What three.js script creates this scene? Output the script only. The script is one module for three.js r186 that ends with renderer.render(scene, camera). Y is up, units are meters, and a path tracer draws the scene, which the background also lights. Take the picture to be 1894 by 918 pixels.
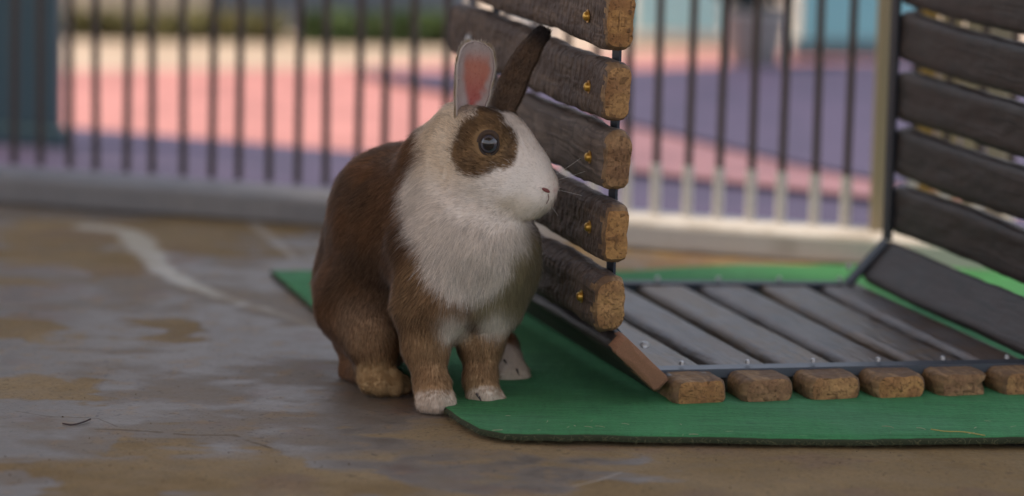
import * as THREE from 'three';
import { mergeGeometries } from 'three/addons/utils/BufferGeometryUtils.js';

// ------------------------------------------------------------------ camera
const scene = new THREE.Scene();
const F = 7000, CX = 947, CY = 459;                 // lens of the photograph in its own pixels
const camera = new THREE.PerspectiveCamera(2 * Math.atan(CY / F) * 180 / Math.PI, 1894 / 918, 0.1, 400);
const PITCH = 0.171, ROLL = 0.022;
camera.position.set(0, 0.75, 3.5);
{
  const fw = new THREE.Vector3(0, -Math.sin(PITCH), -Math.cos(PITCH)), r = new THREE.Vector3(1, 0, 0), u = r.clone().cross(fw);
  camera.up.copy(u).multiplyScalar(Math.cos(ROLL)).addScaledVector(r, -Math.sin(ROLL));
  camera.lookAt(camera.position.clone().add(fw));
}
camera.updateMatrixWorld(true);
camera.focus = 3.47;
camera.userData.fStop = 2.7;
const axR = new THREE.Vector3(), axU = new THREE.Vector3(), axB = new THREE.Vector3();
camera.matrixWorld.extractBasis(axR, axU, axB);
const ray = (x, y) => axB.clone().multiplyScalar(-1).addScaledVector(axR, (x - CX) / F).addScaledVector(axU, -(y - CY) / F);
const G = (x, y, Y = 0) => { const d = ray(x, y); return camera.position.clone().addScaledVector(d, (Y - camera.position.y) / d.y); };   // spot on level Y
const P = (x, y, z = 0) => { const d = ray(x, y); return camera.position.clone().addScaledVector(d, (z - camera.position.z) / d.z); };   // spot on the upright plane at depth z

// ------------------------------------------------------------------ sky, sun, exposure
const renderer = new THREE.WebGLRenderer({ antialias: true });
renderer.toneMapping = THREE.LinearToneMapping;
renderer.toneMappingExposure = 1.27;
renderer.shadowMap.enabled = true;
const skyTex = (() => {
  const w = 512, h = 256, d = new Float32Array(w * h * 4);
  for (let j = 0; j < h; j++) for (let i = 0; i < w; i++) {
    const el = (j + 0.5) / h * Math.PI - Math.PI / 2, t = Math.max(0, Math.sin(el)), k = (j * w + i) * 4;
    const haze = Math.pow(1 - t, 2.2), s = 0.94 + 0.06 * Math.sin(i / w * 6.2832 * 3 + 2 * Math.sin(el * 7));
    d[k] = (0.66 + 0.42 * haze) * s; d[k + 1] = (0.74 + 0.32 * haze) * s; d[k + 2] = (0.94 + 0.16 * haze) * s; d[k + 3] = 1;
    if (el < 0) { d[k] = 0.3; d[k + 1] = 0.28; d[k + 2] = 0.27; }
  }
  const t = new THREE.DataTexture(d, w, h, THREE.RGBAFormat, THREE.FloatType);
  t.mapping = THREE.EquirectangularReflectionMapping; t.magFilter = t.minFilter = THREE.LinearFilter; t.needsUpdate = true;
  return t;
})();
scene.background = skyTex; scene.environment = skyTex;
const sun = new THREE.DirectionalLight(0xffe6c4, 3.2);
sun.position.set(-2.4, 7.5, -1.2); sun.target.position.set(0, 0, -1);
sun.castShadow = true; sun.shadow.radius = 8; sun.shadow.mapSize.set(2048, 2048);
Object.assign(sun.shadow.camera, { left: -6, right: 6, top: 6, bottom: -6, near: 0.5, far: 30 });
scene.add(sun, sun.target);

// ------------------------------------------------------------------ helpers
const R = (a) => a * Math.PI / 180;
const V3 = (x, y, z) => new THREE.Vector3(x, y, z);
let seed = 1;
const rnd = () => { seed = (seed + 0x6D2B79F5) | 0; let t = Math.imul(seed ^ (seed >>> 15), 1 | seed); t = (t + Math.imul(t ^ (t >>> 7), 61 | t)) ^ t; return ((t ^ (t >>> 14)) >>> 0) / 4294967296; };
const rr = (a, b) => a + (b - a) * rnd();
const hash = (x, y, z) => { let h = Math.imul(x, 374761393) ^ Math.imul(y, 668265263) ^ Math.imul(z, 2147483647 - 1274126177); h = Math.imul(h ^ (h >>> 13), 1274126177); return ((h ^ (h >>> 16)) >>> 0) / 4294967296; };
function noise(x, y = 0, z = 0) {
  const xi = Math.floor(x), yi = Math.floor(y), zi = Math.floor(z); let u = x - xi, v = y - yi, w = z - zi;
  u = u * u * (3 - 2 * u); v = v * v * (3 - 2 * v); w = w * w * (3 - 2 * w);
  const L = (a, b, t) => a + (b - a) * t, h = (i, j, k) => hash(xi + i, yi + j, zi + k);
  const a = L(L(h(0, 0, 0), h(1, 0, 0), u), L(h(0, 1, 0), h(1, 1, 0), u), v);
  if (w === 0) return a;
  return L(a, L(L(h(0, 0, 1), h(1, 0, 1), u), L(h(0, 1, 1), h(1, 1, 1), u), v), w);
}
function fbm(x, y, z, o) { let s = 0, a = 0.5, n = 0; for (let i = 0; i < o; i++) { s += a * noise(x, y, z); n += a; a *= 0.5; x = x * 2.03 + 7.1; y = y * 2.03 + 3.7; z = z === 0 ? 0 : z * 2.03 + 1.3; } return s / n; }
const sst = (a, b, x) => { const t = Math.min(1, Math.max(0, (x - a) / (b - a))); return t * t * (3 - 2 * t); };
const mix = (a, b, t) => a + (b - a) * t;
const mix3 = (a, b, t) => [mix(a[0], b[0], t), mix(a[1], b[1], t), mix(a[2], b[2], t)];
const toS = (v) => Math.round(255 * Math.min(1, Math.max(0, v <= 0.0031308 ? 12.92 * v : 1.055 * Math.pow(v, 1 / 2.4) - 0.055)));
function tex(w, h, fn, kind = 'color') {                 // fn(i, j) -> linear [r, g, b], or a number for roughness and relief
  const d = new Uint8Array(w * h * 4);
  for (let j = 0; j < h; j++) for (let i = 0; i < w; i++) {
    const c = fn(i, j), k = (j * w + i) * 4;
    if (kind === 'color') { d[k] = toS(c[0]); d[k + 1] = toS(c[1]); d[k + 2] = toS(c[2]); } else d[k] = d[k + 1] = d[k + 2] = Math.round(255 * Math.min(1, Math.max(0, c)));
    d[k + 3] = 255;
  }
  const t = new THREE.DataTexture(d, w, h); t.magFilter = THREE.LinearFilter; t.minFilter = THREE.LinearMipmapLinearFilter; t.generateMipmaps = true;
  t.wrapS = t.wrapT = THREE.MirroredRepeatWrapping; if (kind === 'color') t.colorSpace = THREE.SRGBColorSpace; t.needsUpdate = true;
  return t;
}
const lin = (r, g, b) => new THREE.Color().setRGB(r, g, b);
const mat = (r, g, b, o = {}) => new THREE.MeshPhysicalMaterial({ color: lin(r, g, b), roughness: 0.7, ...o });
function mesh(name, geo, m, parent = scene) { const o = new THREE.Mesh(geo, m); o.name = name; o.castShadow = o.receiveShadow = true; parent.add(o); return o; }
function tag(o, label, category, group, kind) { o.userData.label = label; if (category) o.userData.category = category; if (group) o.userData.group = group; if (kind) o.userData.kind = kind; return o; }
const taken = {};
const numbered = (n) => { taken[n] = (taken[n] ?? -1) + 1; return taken[n] ? n + '_' + String(taken[n]).padStart(3, '0') : n; };
function thing(name, label, category, pos = [0, 0, 0], group) { const o = new THREE.Group(); o.name = numbered(name); o.position.set(...(pos.isVector3 ? pos.toArray() : pos)); scene.add(o); return tag(o, label, category, group); }
function box(w, h, d, x = 0, y = 0, z = 0, bev = 0) {     // box with its base centre at x, y, z
  if (!bev) return new THREE.BoxGeometry(w, h, d).translate(x, y + h / 2, z);
  const s = new THREE.Shape(); const a = w / 2 - bev, b = h / 2 - bev;
  s.moveTo(-a, -b); s.lineTo(a, -b); s.lineTo(a, b); s.lineTo(-a, b); s.closePath();
  return new THREE.ExtrudeGeometry(s, { depth: d - 2 * bev, bevelEnabled: true, bevelSize: bev, bevelThickness: bev, bevelSegments: 2, curveSegments: 1 }).translate(x, y + h / 2, z - d / 2 + bev);
}

// ------------------------------------------------------------------ ground inside the run: worn concrete
const TS = 2.4, TN = 2048, TX0 = -1.25, TZ0 = -1.75;     // 2.4 m of floor on one texture
const streak = (x, z, pts, wid) => {                      // distance to a polyline with its own half-width at each point
  let best = 9;
  for (let i = 0; i < pts.length - 1; i++) {
    const [ax, az, wa] = pts[i], [bx, bz, wb] = pts[i + 1], dx = bx - ax, dz = bz - az;
    const t = Math.min(1, Math.max(0, ((x - ax) * dx + (z - az) * dz) / (dx * dx + dz * dz)));
    best = Math.min(best, Math.hypot(x - ax - dx * t, z - az - dz * t) / mix(wa, wb, t));
  }
  return best;
};
const gp = (x, y, w) => { const p = G(x, y); return [p.x, p.z, w]; };
const scrape = [gp(170, 420, 0.022), gp(240, 430, 0.022), gp(300, 500, 0.017), gp(370, 535, 0.012), gp(450, 562, 0.011), gp(545, 590, 0.009), gp(590, 612, 0.006)];
const scrape2 = [gp(450, 398, 0.01), gp(500, 440, 0.009), gp(545, 478, 0.006)];
const crackA = [gp(178, 795, 0.002), gp(230, 797, 0.0028), gp(300, 801, 0.003), gp(345, 806, 0.002), gp(430, 806, 0.0026), gp(500, 830, 0.0014)];
const crackB = [gp(30, 762, 0.001), gp(95, 772, 0.0012), gp(180, 775, 0.001), gp(215, 790, 0.0008)];
const paleScratch = [gp(1060, 900, 0.0015), gp(1110, 888, 0.002), gp(1150, 874, 0.0012)];
const N2 = TN / 2, coarse = [0, 1, 2, 3].map(() => new Float32Array(N2 * N2));
for (let j = 0; j < N2; j++) for (let i = 0; i < N2; i++) {
  const x = TX0 + (i + 0.5) / N2 * TS, z = TZ0 + (j + 0.5) / N2 * TS, k = j * N2 + i;
  const wob = fbm(x * 9, z * 5, 0, 3) - 0.5;
  coarse[0][k] = fbm(x * 4.5 + wob, z * 5.5 + wob, 0, 6);                 // tan / grey
  coarse[1][k] = fbm(x * 4.2 + 31 + wob * 1.5, z * 6.5 + 17, 0, 6) + 0.26 * (fbm(x * 26 + 3, z * 60 + 8, 0, 5) - 0.5);     // trowelled, smoother film
  coarse[2][k] = fbm(x * 10 + 7, z * 14 + 91, 0, 5);                     // brown stains
  coarse[3][k] = fbm(x * 55, z * 55, 0, 3);
}
const smoothFloor = (x, z, c1) => {                      // trowelled film: wide patch left of the mat, gone near the front edge
  const w = sst(0.33, 0.2, z + (x + 0.3) * 0.15 + (c1 - 0.5) * 0.35) * (0.55 + 0.45 * sst(-0.65, -0.4, z + (c1 - 0.5) * 0.5)) * sst(0.06, -0.2, x + (c1 - 0.5) * 0.3);
  return sst(0.46, 0.56, c1 * 0.85 + w * 0.22);
};
const at = (a, i, j) => a[Math.min(N2 - 1, j >> 1) * N2 + Math.min(N2 - 1, i >> 1)];
const floorMap = tex(TN, TN, (i, j) => {
  const x = TX0 + (i + 0.5) / TN * TS, z = TZ0 + (j + 0.5) / TN * TS, a = at(coarse[0], i, j), b = at(coarse[1], i, j), s = at(coarse[2], i, j), f = at(coarse[3], i, j);
  const grit = hash(i, j, 3), g2 = noise(x * 420, z * 420);
  let c = mix3([0.21, 0.138, 0.053], [0.275, 0.195, 0.096], sst(0.3, 0.7, a));
  const film = smoothFloor(x, z, b);
  c = mix3(c, [0.142, 0.132, 0.128], film * 0.72); c = mix3(c, [0.22, 0.15, 0.08], sst(0.62, 0.78, f) * film * 0.55);
  c = mix3(c, [0.21, 0.135, 0.05], sst(0.55, 0.72, s) * 0.55 * (1 - film * 0.5));
  c = mix3(c, [0.17, 0.1, 0.07], sst(0.6, 0.75, at(coarse[2], TN - 1 - i, j)) * 0.4);
  const m = 0.78 + 0.3 * f + 0.1 * (g2 - 0.5) + 0.16 * (grit - 0.5) * (1 - 0.6 * film); c = c.map((v) => v * m);
  if (grit > 0.955 + 0.04 * sst(0.45, 0.6, b) && g2 > 0.45) c = c.map((v) => v * 0.42); if (noise(x * 260 + 40, z * 260) > 0.86 && f > 0.5) c = c.map((v) => v * 0.6);
  const q = streak(x, z, scrape) + (f - 0.5) * 0.9, q2 = streak(x, z, scrape2) + (f - 0.5) * 0.9;
  c = mix3(c, [0.46, 0.43, 0.35], sst(1.3, 0.3, q) * 0.62 * sst(-0.36, -0.6, z + (f - 0.5) * 0.25) + sst(1.3, 0.3, q) * 0.16); c = mix3(c, [0.42, 0.4, 0.36], sst(1.3, 0.3, q2) * 0.4);
  const k = Math.min(streak(x, z + (f - 0.5) * 0.008, crackA), streak(x, z + (f - 0.5) * 0.008, crackB));
  c = mix3(c, [0.1, 0.065, 0.03], sst(1.6, 0.5, k) * sst(0.35, 0.5, f) * 0.9);
  c = mix3(c, [0.5, 0.46, 0.4], sst(1.3, 0.5, streak(x, z, paleScratch)) * 0.4);
  return c;
});
const floorRough = tex(1024, 1024, (i, j) => {
  const x = TX0 + (i + 0.5) / 1024 * TS, z = TZ0 + (j + 0.5) / 1024 * TS, b = at(coarse[1], i * 2, j * 2), s = at(coarse[2], i * 2, j * 2), f = at(coarse[3], i * 2, j * 2);
  return mix(0.85, 0.42, smoothFloor(x, z, b)) + 0.25 * sst(0.5, 0.7, s) + 0.22 * (f - 0.45) + 0.06 * hash(i, j, 9);
}, 'data');
const floorBump = tex(TN, TN, (i, j) => {
  const x = TX0 + (i + 0.5) / TN * TS, z = TZ0 + (j + 0.5) / TN * TS, f = at(coarse[3], i, j), b = at(coarse[1], i, j), film = smoothFloor(x, z, b);
  const k = Math.min(streak(x, z + (f - 0.5) * 0.008, crackA), streak(x, z + (f - 0.5) * 0.008, crackB));
  return 0.55 + 0.25 * (f - 0.5) + (1 - 0.8 * film) * 0.3 * (noise(x * 300, z * 300) - 0.5) - 0.35 * sst(1.6, 0.5, k) * sst(0.35, 0.5, f);
}, 'data');
const floorMat = new THREE.MeshPhysicalMaterial({ map: floorMap, roughnessMap: floorRough, roughness: 1, bumpMap: floorBump, bumpScale: 0.0022 });
function sheet(name, pts, y, m, uvf, parent) {            // flat polygon on the ground
  const s = new THREE.Shape(pts.map(([x, z]) => new THREE.Vector2(x, -z))), g = new THREE.ShapeGeometry(s).rotateX(-Math.PI / 2).translate(0, y, 0);
  const p = g.attributes.position, uv = g.attributes.uv; for (let i = 0; i < p.count; i++) uv.setXY(i, ...uvf(p.getX(i), p.getZ(i)));
  const o = mesh(name, g, m, parent); o.userData.kind = 'structure'; return o;
}
// the fence line runs across the back of the run, nearer on the right
const fA = G(50, 314, 0.034).setY(0), fB = G(1620, 424, 0.034).setY(0), fDir = fB.clone().sub(fA).setY(0).normalize(), fN = V3(-fDir.z, 0, fDir.x);   // fN points into the run
const fencePt = (s, off = 0, y = 0) => fA.clone().addScaledVector(fDir, s).addScaledVector(fN, off).setY(y);
const fenceYaw = Math.atan2(-fDir.z, fDir.x);
{
  const a = fencePt(-4, -0.02), b = fencePt(5.5, -0.02);
  sheet('concrete_floor', [[a.x, a.z], [b.x, b.z], [6, 6], [-6, 6]], 0, floorMat, (x, z) => [(x - TX0) / TS, (z - TZ0) / TS]);
}

// ------------------------------------------------------------------ outside: pink play surface with purple and mauve areas
const pinkMap = (c1, c2, sd) => tex(512, 512, (i, j) => { const f = fbm(i / 40 + sd, j / 40, 0, 4), g = hash(i, j, sd); return mix3(c1, c2, sst(0.3, 0.7, f)).map((v) => v * (0.9 + 0.2 * g)); });
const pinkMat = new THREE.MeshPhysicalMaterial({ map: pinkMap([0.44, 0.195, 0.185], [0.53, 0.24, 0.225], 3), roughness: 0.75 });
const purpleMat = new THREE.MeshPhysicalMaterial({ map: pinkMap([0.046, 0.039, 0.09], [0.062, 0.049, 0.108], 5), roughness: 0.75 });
const paleMat = new THREE.MeshPhysicalMaterial({ map: pinkMap([0.44, 0.35, 0.27], [0.52, 0.42, 0.33], 8), roughness: 0.8 });
const uvm = (x, z) => [x, z];
sheet('ground', [[-160, -200], [160, -200], [160, 60], [-160, 60]], -0.03, paleMat, uvm);
const GY = -0.026;
const gz = (x, y, Y = GY) => { const p = G(x, y, Y); return [p.x, p.z]; };
{
  const a = fencePt(-3, 0), b = fencePt(3, 0);
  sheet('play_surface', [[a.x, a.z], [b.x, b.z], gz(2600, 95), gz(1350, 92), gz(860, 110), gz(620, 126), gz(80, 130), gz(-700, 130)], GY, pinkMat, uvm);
  // purple areas: a band along the fence and a large wedge on the right
  sheet('purple_band', [[a.x, a.z], [b.x, b.z], gz(1700, 378, GY + 0.004), gz(1480, 352, GY + 0.004), gz(1165, 316, GY + 0.004), gz(610, 276, GY + 0.004), gz(95, 232, GY + 0.004), gz(-600, 185, GY + 0.004)], GY + 0.004, purpleMat, uvm);
  sheet('purple_field', [gz(645, 136, GY + 0.004), gz(860, 178, GY + 0.004), gz(1165, 232, GY + 0.004), gz(1480, 308, GY + 0.004), gz(1700, 352, GY + 0.004), gz(2600, 352, GY + 0.004), gz(2600, 112, GY + 0.004), gz(1500, 118, GY + 0.004), gz(1165, 132, GY + 0.004), gz(820, 138, GY + 0.004)], GY + 0.008, purpleMat, uvm);
}

{
  const mauve = new THREE.MeshPhysicalMaterial({ map: pinkMap([0.22, 0.115, 0.14], [0.28, 0.145, 0.17], 11), roughness: 0.75 }), Y = GY + 0.012;  // muted pink laid over the right end of the pink strip
  sheet('mauve_stripe', [gz(1120, 226, Y), gz(1165, 234, Y), gz(1480, 309, Y), gz(1700, 353, Y), gz(1700, 376, Y), gz(1480, 350, Y), gz(1165, 315, Y), gz(1120, 311, Y)], Y, mauve, uvm);
}
// ------------------------------------------------------------------ roof added over the run (out of view; it keeps the run in the shade)
const ROOF = true;
if (ROOF) {
  const t = thing('added_roof', 'unseen flat pale roof on four posts added to shade the rabbit run', 'roof', [0, 0, 0]);
  const m = mat(0.6, 0.53, 0.44, { roughness: 0.8 }), pm = mat(0.3, 0.3, 0.3);  // warm slab colour, chosen to bounce light into the run
  const e = fencePt(0, 0.34), yaw = fenceYaw - Math.atan(0.35), ex = V3(Math.cos(yaw), 0, -Math.sin(yaw)), ez = V3(Math.sin(yaw), 0, Math.cos(yaw));   // far edge slanted to let sun onto the right kerb
  const at2 = (a, b) => e.clone().addScaledVector(ex, a).addScaledVector(ez, b), c = at2(0.6, 2.6);
  const g = box(7.5, 0.08, 5.2, 0, 0, 0); g.rotateY(yaw); g.translate(c.x, 2.75, c.z); mesh('roof_slab', g, m, t);
  for (const [a, b] of [[-3, 0.1], [4.2, 0.1], [-3, 5], [4.2, 5]]) { const p = at2(a, b); mesh('post', new THREE.CylinderGeometry(0.05, 0.05, 2.75, 12).translate(p.x, 1.375, p.z), pm, t); }
}

// ------------------------------------------------------------------ kerb and fence
const kerbTex = tex(512, 256, (i, j) => { const f = fbm(i / 30, j / 30, 0, 5), g = hash(i, j, 4); return mix3([0.17, 0.17, 0.178], [0.25, 0.245, 0.245], f).map((v) => v * (0.9 + 0.2 * g)); });
const whiteTex = tex(512, 256, (i, j) => { const f = fbm(i / 26, j / 26, 4, 5), g = hash(i, j, 6); return mix3([0.5, 0.49, 0.47], [0.38, 0.36, 0.33], sst(0.5, 0.75, f)).map((v) => v * (0.93 + 0.14 * g)); });  // right kerb and bar feet: sunlight put into a paler colour
const barMat = mat(0.045, 0.032, 0.028, { roughness: 0.5 }), whiteBar = new THREE.MeshPhysicalMaterial({ map: whiteTex, roughness: 0.6 });
const postMat = mat(0.3, 0.25, 0.16, { roughness: 0.6 });
const kerbLen = (s0, s1, m, name, label, parent) => {
  const g = box(s1 - s0, 0.034, 0.09, 0, 0, 0, 0.006); const uv = g.attributes.uv; for (let i = 0; i < uv.count; i++) uv.setXY(i, uv.getX(i) * 1.3, uv.getY(i) * 1.3);
  const o = mesh(name, g, m); o.rotation.y = fenceYaw; o.position.copy(fencePt((s0 + s1) / 2, 0.02, 0)); o.userData.label = label; o.userData.category = 'kerb'; return o;
};
kerbLen(-1.2, 0.62, new THREE.MeshPhysicalMaterial({ map: kerbTex, roughness: 0.8 }), 'concrete_kerb', 'grey concrete kerb under the dark railing beside the teal board');
kerbLen(0.62, 2.6, new THREE.MeshPhysicalMaterial({ map: whiteTex, roughness: 0.75 }), 'sunlit_kerb', 'kerb in a sunlit white colour under the bars with white feet');  // same kerb, coloured paler for its sunlit stretch
const SP = 0.0375, FH = 0.85;
const barGeo = (y0, y1, r) => new THREE.CylinderGeometry(r, r, y1 - y0, 10).translate(0, (y0 + y1) / 2, 0);
const darkBar = barGeo(0.04, FH, 0.0048), upperBar = barGeo(0.094, FH, 0.0048), footBar = barGeo(0.03, 0.094, 0.0066);
function railing(s0, s1, label, whiteFrom) {
  const base = fencePt((s0 + s1) / 2, 0, 0), t = thing('railing', label, 'railing', base, 'railings across the back of the run'); t.rotation.y = fenceYaw;
  const n = Math.round((s1 - s0) / SP), L = s1 - s0;
  mesh('top_rail', box(L, 0.025, 0.03, 0, FH - 0.002, 0, 0.004), barMat, t);
  for (let i = 0; i < n; i++) {
    const x = -L / 2 + (i + 0.5) * L / n + rr(-0.0018, 0.0018), s = (s0 + s1) / 2 + x, wh = s > whiteFrom, o = mesh('bar', wh ? upperBar : darkBar, barMat, t);
    o.position.set(x, 0, rr(-0.001, 0.001)); o.rotation.set(rr(-0.008, 0.008), 0, rr(-0.009, 0.009));
    if (wh) { const b = mesh('sunlit_foot', footBar, whiteBar, o); b.userData.label = 'white foot of the bar, sunlight put in as colour'; }  // sun on the lower bar given as a white length
  }
  return t;
}
const sPost = fB.clone().sub(fA).dot(fDir) + 0.002;
railing(-0.9, 0.6, 'long dark railing of thin bars on grey kerb, before the teal board', 9);
railing(0.6, sPost - 0.02, 'dark railing of thin bars with white feet beside the beige post', 0.6);
railing(sPost + 0.02, sPost + 0.75, 'dark railing of thin bars with white feet behind the dark slatted side', 0.6);
{
  const t = thing('fence_post', 'beige square post at the end of the white footed railing', 'post', fencePt(sPost, 0, 0)); t.rotation.y = fenceYaw;
  mesh('post', box(0.015, 0.92, 0.03, 0, 0.034, 0, 0.003), postMat, t); mesh('cap', box(0.03, 0.012, 0.04, 0, 0.957, 0, 0.003), postMat, t);
}
{   // yellowish boarded gate seen through the slats on the right
  const t = thing('boarded_gate', 'yellowish boarded gate glimpsed through the dark slats', 'gate', fencePt(sPost + 0.1, -0.05, -0.026)); t.rotation.y = fenceYaw;
  const tones = [mat(0.5, 0.33, 0.1), mat(0.52, 0.42, 0.25), mat(0.5, 0.43, 0.3), mat(0.48, 0.42, 0.32)];
  for (let i = 0; i < 4; i++) mesh('board', box(0.026, 0.9, 0.012, -0.06 + i * 0.029, 0, 0, 0.002), tones[i], t);
  for (const y of [0.2, 0.7]) mesh('crossbar', box(0.12, 0.03, 0.012, -0.016, y, -0.0125, 0.002), tones[1], t);
}

// ------------------------------------------------------------------ things beyond the fence
function place(t, x, y, Y = GY) { const p = G(x, y, Y); t.position.copy(p); return t; }
{
  const t = thing('teal_board', 'tall teal board standing behind the left end of the railing', 'board', [0, 0, 0]); t.position.copy(G(-10, 268, GY)); t.rotation.y = fenceYaw;
  const m = mat(0.055, 0.105, 0.13, { roughness: 0.35 }), m2 = mat(0.08, 0.19, 0.27, { roughness: 0.35 });
  mesh('panel', box(0.2, 0.3, 0.02, 0, 0.03, 0, 0.003), m, t); mesh('panel', box(0.2, 0.6, 0.02, 0, 0.335, 0, 0.003), m2, t); mesh('frame', box(0.22, 0.03, 0.03, 0, 0, 0, 0.003), m, t);
}
const leafGeo = (() => { const g = new THREE.PlaneGeometry(0.03, 0.018, 2, 1), p = g.attributes.position; for (let i = 0; i < p.count; i++) { const x = p.getX(i) / 0.015; p.setZ(i, -0.004 * x * x); p.setY(i, p.getY(i) * (1 - 0.7 * Math.abs(x))); } g.computeVertexNormals(); return g; })();
function hedge(label, a, b, h, d, count, col) {
  const L = a.distanceTo(b), c = a.clone().add(b).multiplyScalar(0.5), t = thing('hedge', label, 'hedge', c); t.rotation.y = Math.atan2(-(b.z - a.z), b.x - a.x);
  const im = new THREE.InstancedMesh(leafGeo, new THREE.MeshPhysicalMaterial({ color: 0xffffff, roughness: 0.6, transmission: 0.3, thickness: 0 }), count); im.name = 'foliage'; im.userData.kind = 'stuff';
  const o = new THREE.Object3D();
  for (let i = 0; i < count; i++) {
    o.position.set(rr(-L / 2, L / 2), h * Math.pow(rnd(), 0.7) * (0.8 + 0.3 * noise(i * 0.01)), rr(-d / 2, d / 2)); o.rotation.set(rr(0, 6.28), rr(0, 6.28), rr(0, 6.28)); o.scale.setScalar(rr(0.8, 1.6)); o.updateMatrix(); im.setMatrixAt(i, o.matrix);
    const v = rr(0.7, 1.4); im.setColorAt(i, lin(col[0] * v, col[1] * v, col[2] * v));
  }
  im.castShadow = true; t.add(im); mesh('stem', new THREE.CylinderGeometry(0.008, 0.012, h * 0.8, 8).translate(0, h * 0.4, 0), mat(0.06, 0.04, 0.03), t);
  return t;
}
const GB = -0.03;
hedge('low green hedge behind the pale strip of paving', G(560, 78, GB), G(860, 84, GB), 0.05, 0.06, 900, [0.1, 0.17, 0.05]);
hedge('low dry yellowish hedge before the cream wall', G(110, 68, GB), G(520, 76, GB), 0.04, 0.06, 1100, [0.26, 0.25, 0.1]);
{
  const a = G(60, 40, GB), b = G(400, 52, GB), c = a.clone().add(b).multiplyScalar(0.5), t = thing('cream_wall', 'low cream wall behind the hedge', 'wall', c); t.rotation.y = Math.atan2(-(b.z - a.z), b.x - a.x);
  mesh('wall', box(a.distanceTo(b), 0.4, 0.08, 0, 0, 0, 0.006), mat(0.52, 0.47, 0.38), t); mesh('coping', box(a.distanceTo(b) + 0.04, 0.03, 0.12, 0, 0.4, 0, 0.006), mat(0.6, 0.57, 0.5), t);
}
{
  const a = G(405, 56, GB), b = G(870, 66, GB), c = a.clone().add(b).multiplyScalar(0.5), L = a.distanceTo(b), t = thing('grey_bench', 'blue grey bench standing behind the low hedge', 'bench', c); t.rotation.y = Math.atan2(-(b.z - a.z), b.x - a.x);
  const m = mat(0.12, 0.15, 0.2, { roughness: 0.5 });
  mesh('front_panel', box(L, 0.34, 0.02, 0, 0.035, 0, 0.004), m, t); mesh('seat', box(L + 0.04, 0.03, 0.4, 0, 0.376, -0.17, 0.006), m, t);
  for (const x of [-L / 2 + 0.06, L / 2 - 0.06]) mesh('leg', box(0.06, 0.376, 0.3, x, 0, -0.17, 0.004), m, t);
}
function screen(label, x0, y0, x1, y1, col, dark, bh) {
  const a = G(x0, y0, GB), b = G(x1, y1, GB), c = a.clone().add(b).multiplyScalar(0.5), L = a.distanceTo(b), t = thing('turquoise_panel', label, 'panel', c, 'turquoise panels beyond the painted field'); t.rotation.y = Math.atan2(-(b.z - a.z), b.x - a.x);
  mesh('base', box(L + 0.02, bh, 0.05, 0, 0, 0, 0.005), dark, t); mesh('sheet', box(L, 0.7, 0.015, 0, bh + 0.003, 0, 0.003), col, t); mesh('top_edge', box(L + 0.02, 0.03, 0.03, 0, bh + 0.706, 0, 0.004), dark, t);
}
const cyan = mat(0.25, 0.6, 0.66, { roughness: 0.25 }), darkTeal = mat(0.03, 0.09, 0.12, { roughness: 0.4 });
screen('pale turquoise panel on a pale foot seen beside the slatted upright', 1172, 82, 1335, 84, mat(0.42, 0.72, 0.76, { roughness: 0.25 }), mat(0.5, 0.42, 0.36), 0.02);
screen('turquoise panel on a dark teal foot beside the beige post', 1475, 108, 1720, 112, cyan, darkTeal, 0.032);
{
  const t = thing('potted_shrub', 'grey pot with a round dark shrub between the turquoise panels', 'plant pot', [0, 0, 0]); place(t, 1395, 128, GB);
  mesh('pot', new THREE.LatheGeometry([[0, 0], [0.04, 0], [0.055, 0.09], [0.06, 0.09], [0.06, 0.105], [0.05, 0.105], [0.045, 0.085], [0, 0.085]].map(([x, y]) => new THREE.Vector2(x, y)), 24), mat(0.3, 0.3, 0.29), t);
  const im = new THREE.InstancedMesh(leafGeo, new THREE.MeshPhysicalMaterial({ roughness: 0.6 }), 500); im.name = 'foliage'; im.userData.kind = 'stuff'; const o = new THREE.Object3D();
  for (let i = 0; i < 500; i++) { const d = V3(rr(-1, 1), rr(-1, 1), rr(-1, 1)).normalize().multiplyScalar(0.1 * Math.cbrt(rnd())); o.position.set(d.x * 0.75, d.y * 1.2 + 0.2, d.z * 0.75); o.rotation.set(rr(0, 6), rr(0, 6), rr(0, 6)); o.scale.setScalar(rr(0.8, 1.5)); o.updateMatrix(); im.setMatrixAt(i, o.matrix); const v = rr(0.6, 1.4); im.setColorAt(i, lin(0.03 * v, 0.07 * v, 0.08 * v)); }
  t.add(im);
  mesh('stem', new THREE.CylinderGeometry(0.006, 0.009, 0.14, 8).translate(0, 0.155, 0), mat(0.06, 0.04, 0.03), t);
}

// ------------------------------------------------------------------ green felt mat
const feltMap = tex(1024, 1024, (i, j) => {
  const f = fbm(i / 70, j / 70, 0, 5), s = fbm(i / 60 + 9, j / 5, 0, 3), s2 = fbm(i / 6 + 9, j / 50, 0, 3), g = hash(i, j, 1);
  const big = fbm(i / 190 + 4, j / 190, 0, 3); let c = mix3([0.022, 0.125, 0.038], [0.05, 0.25, 0.086], f * 0.5 + 0.5 * g); c = mix3(c, [0.06, 0.2, 0.095], sst(0.5, 0.75, big) * 0.5); const m = 0.62 + 0.5 * s + 0.25 * s2; c = c.map((v) => v * m);
  const fib = noise(i / 30 + j / 9, j / 2.2 + i / 40); if (fib > 0.9) c = mix3(c, [0.14, 0.27, 0.14], (fib - 0.9) * 8); if (noise(i / 2.5 + 70, j / 2.5) > 0.93) c = c.map((v) => v * 0.55);
  return c;
});
const feltBump = tex(512, 512, (i, j) => 0.5 + 0.5 * (fbm(i / 4, j / 3, 0, 3) - 0.5) + 0.3 * (hash(i, j, 2) - 0.5), 'data');
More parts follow.
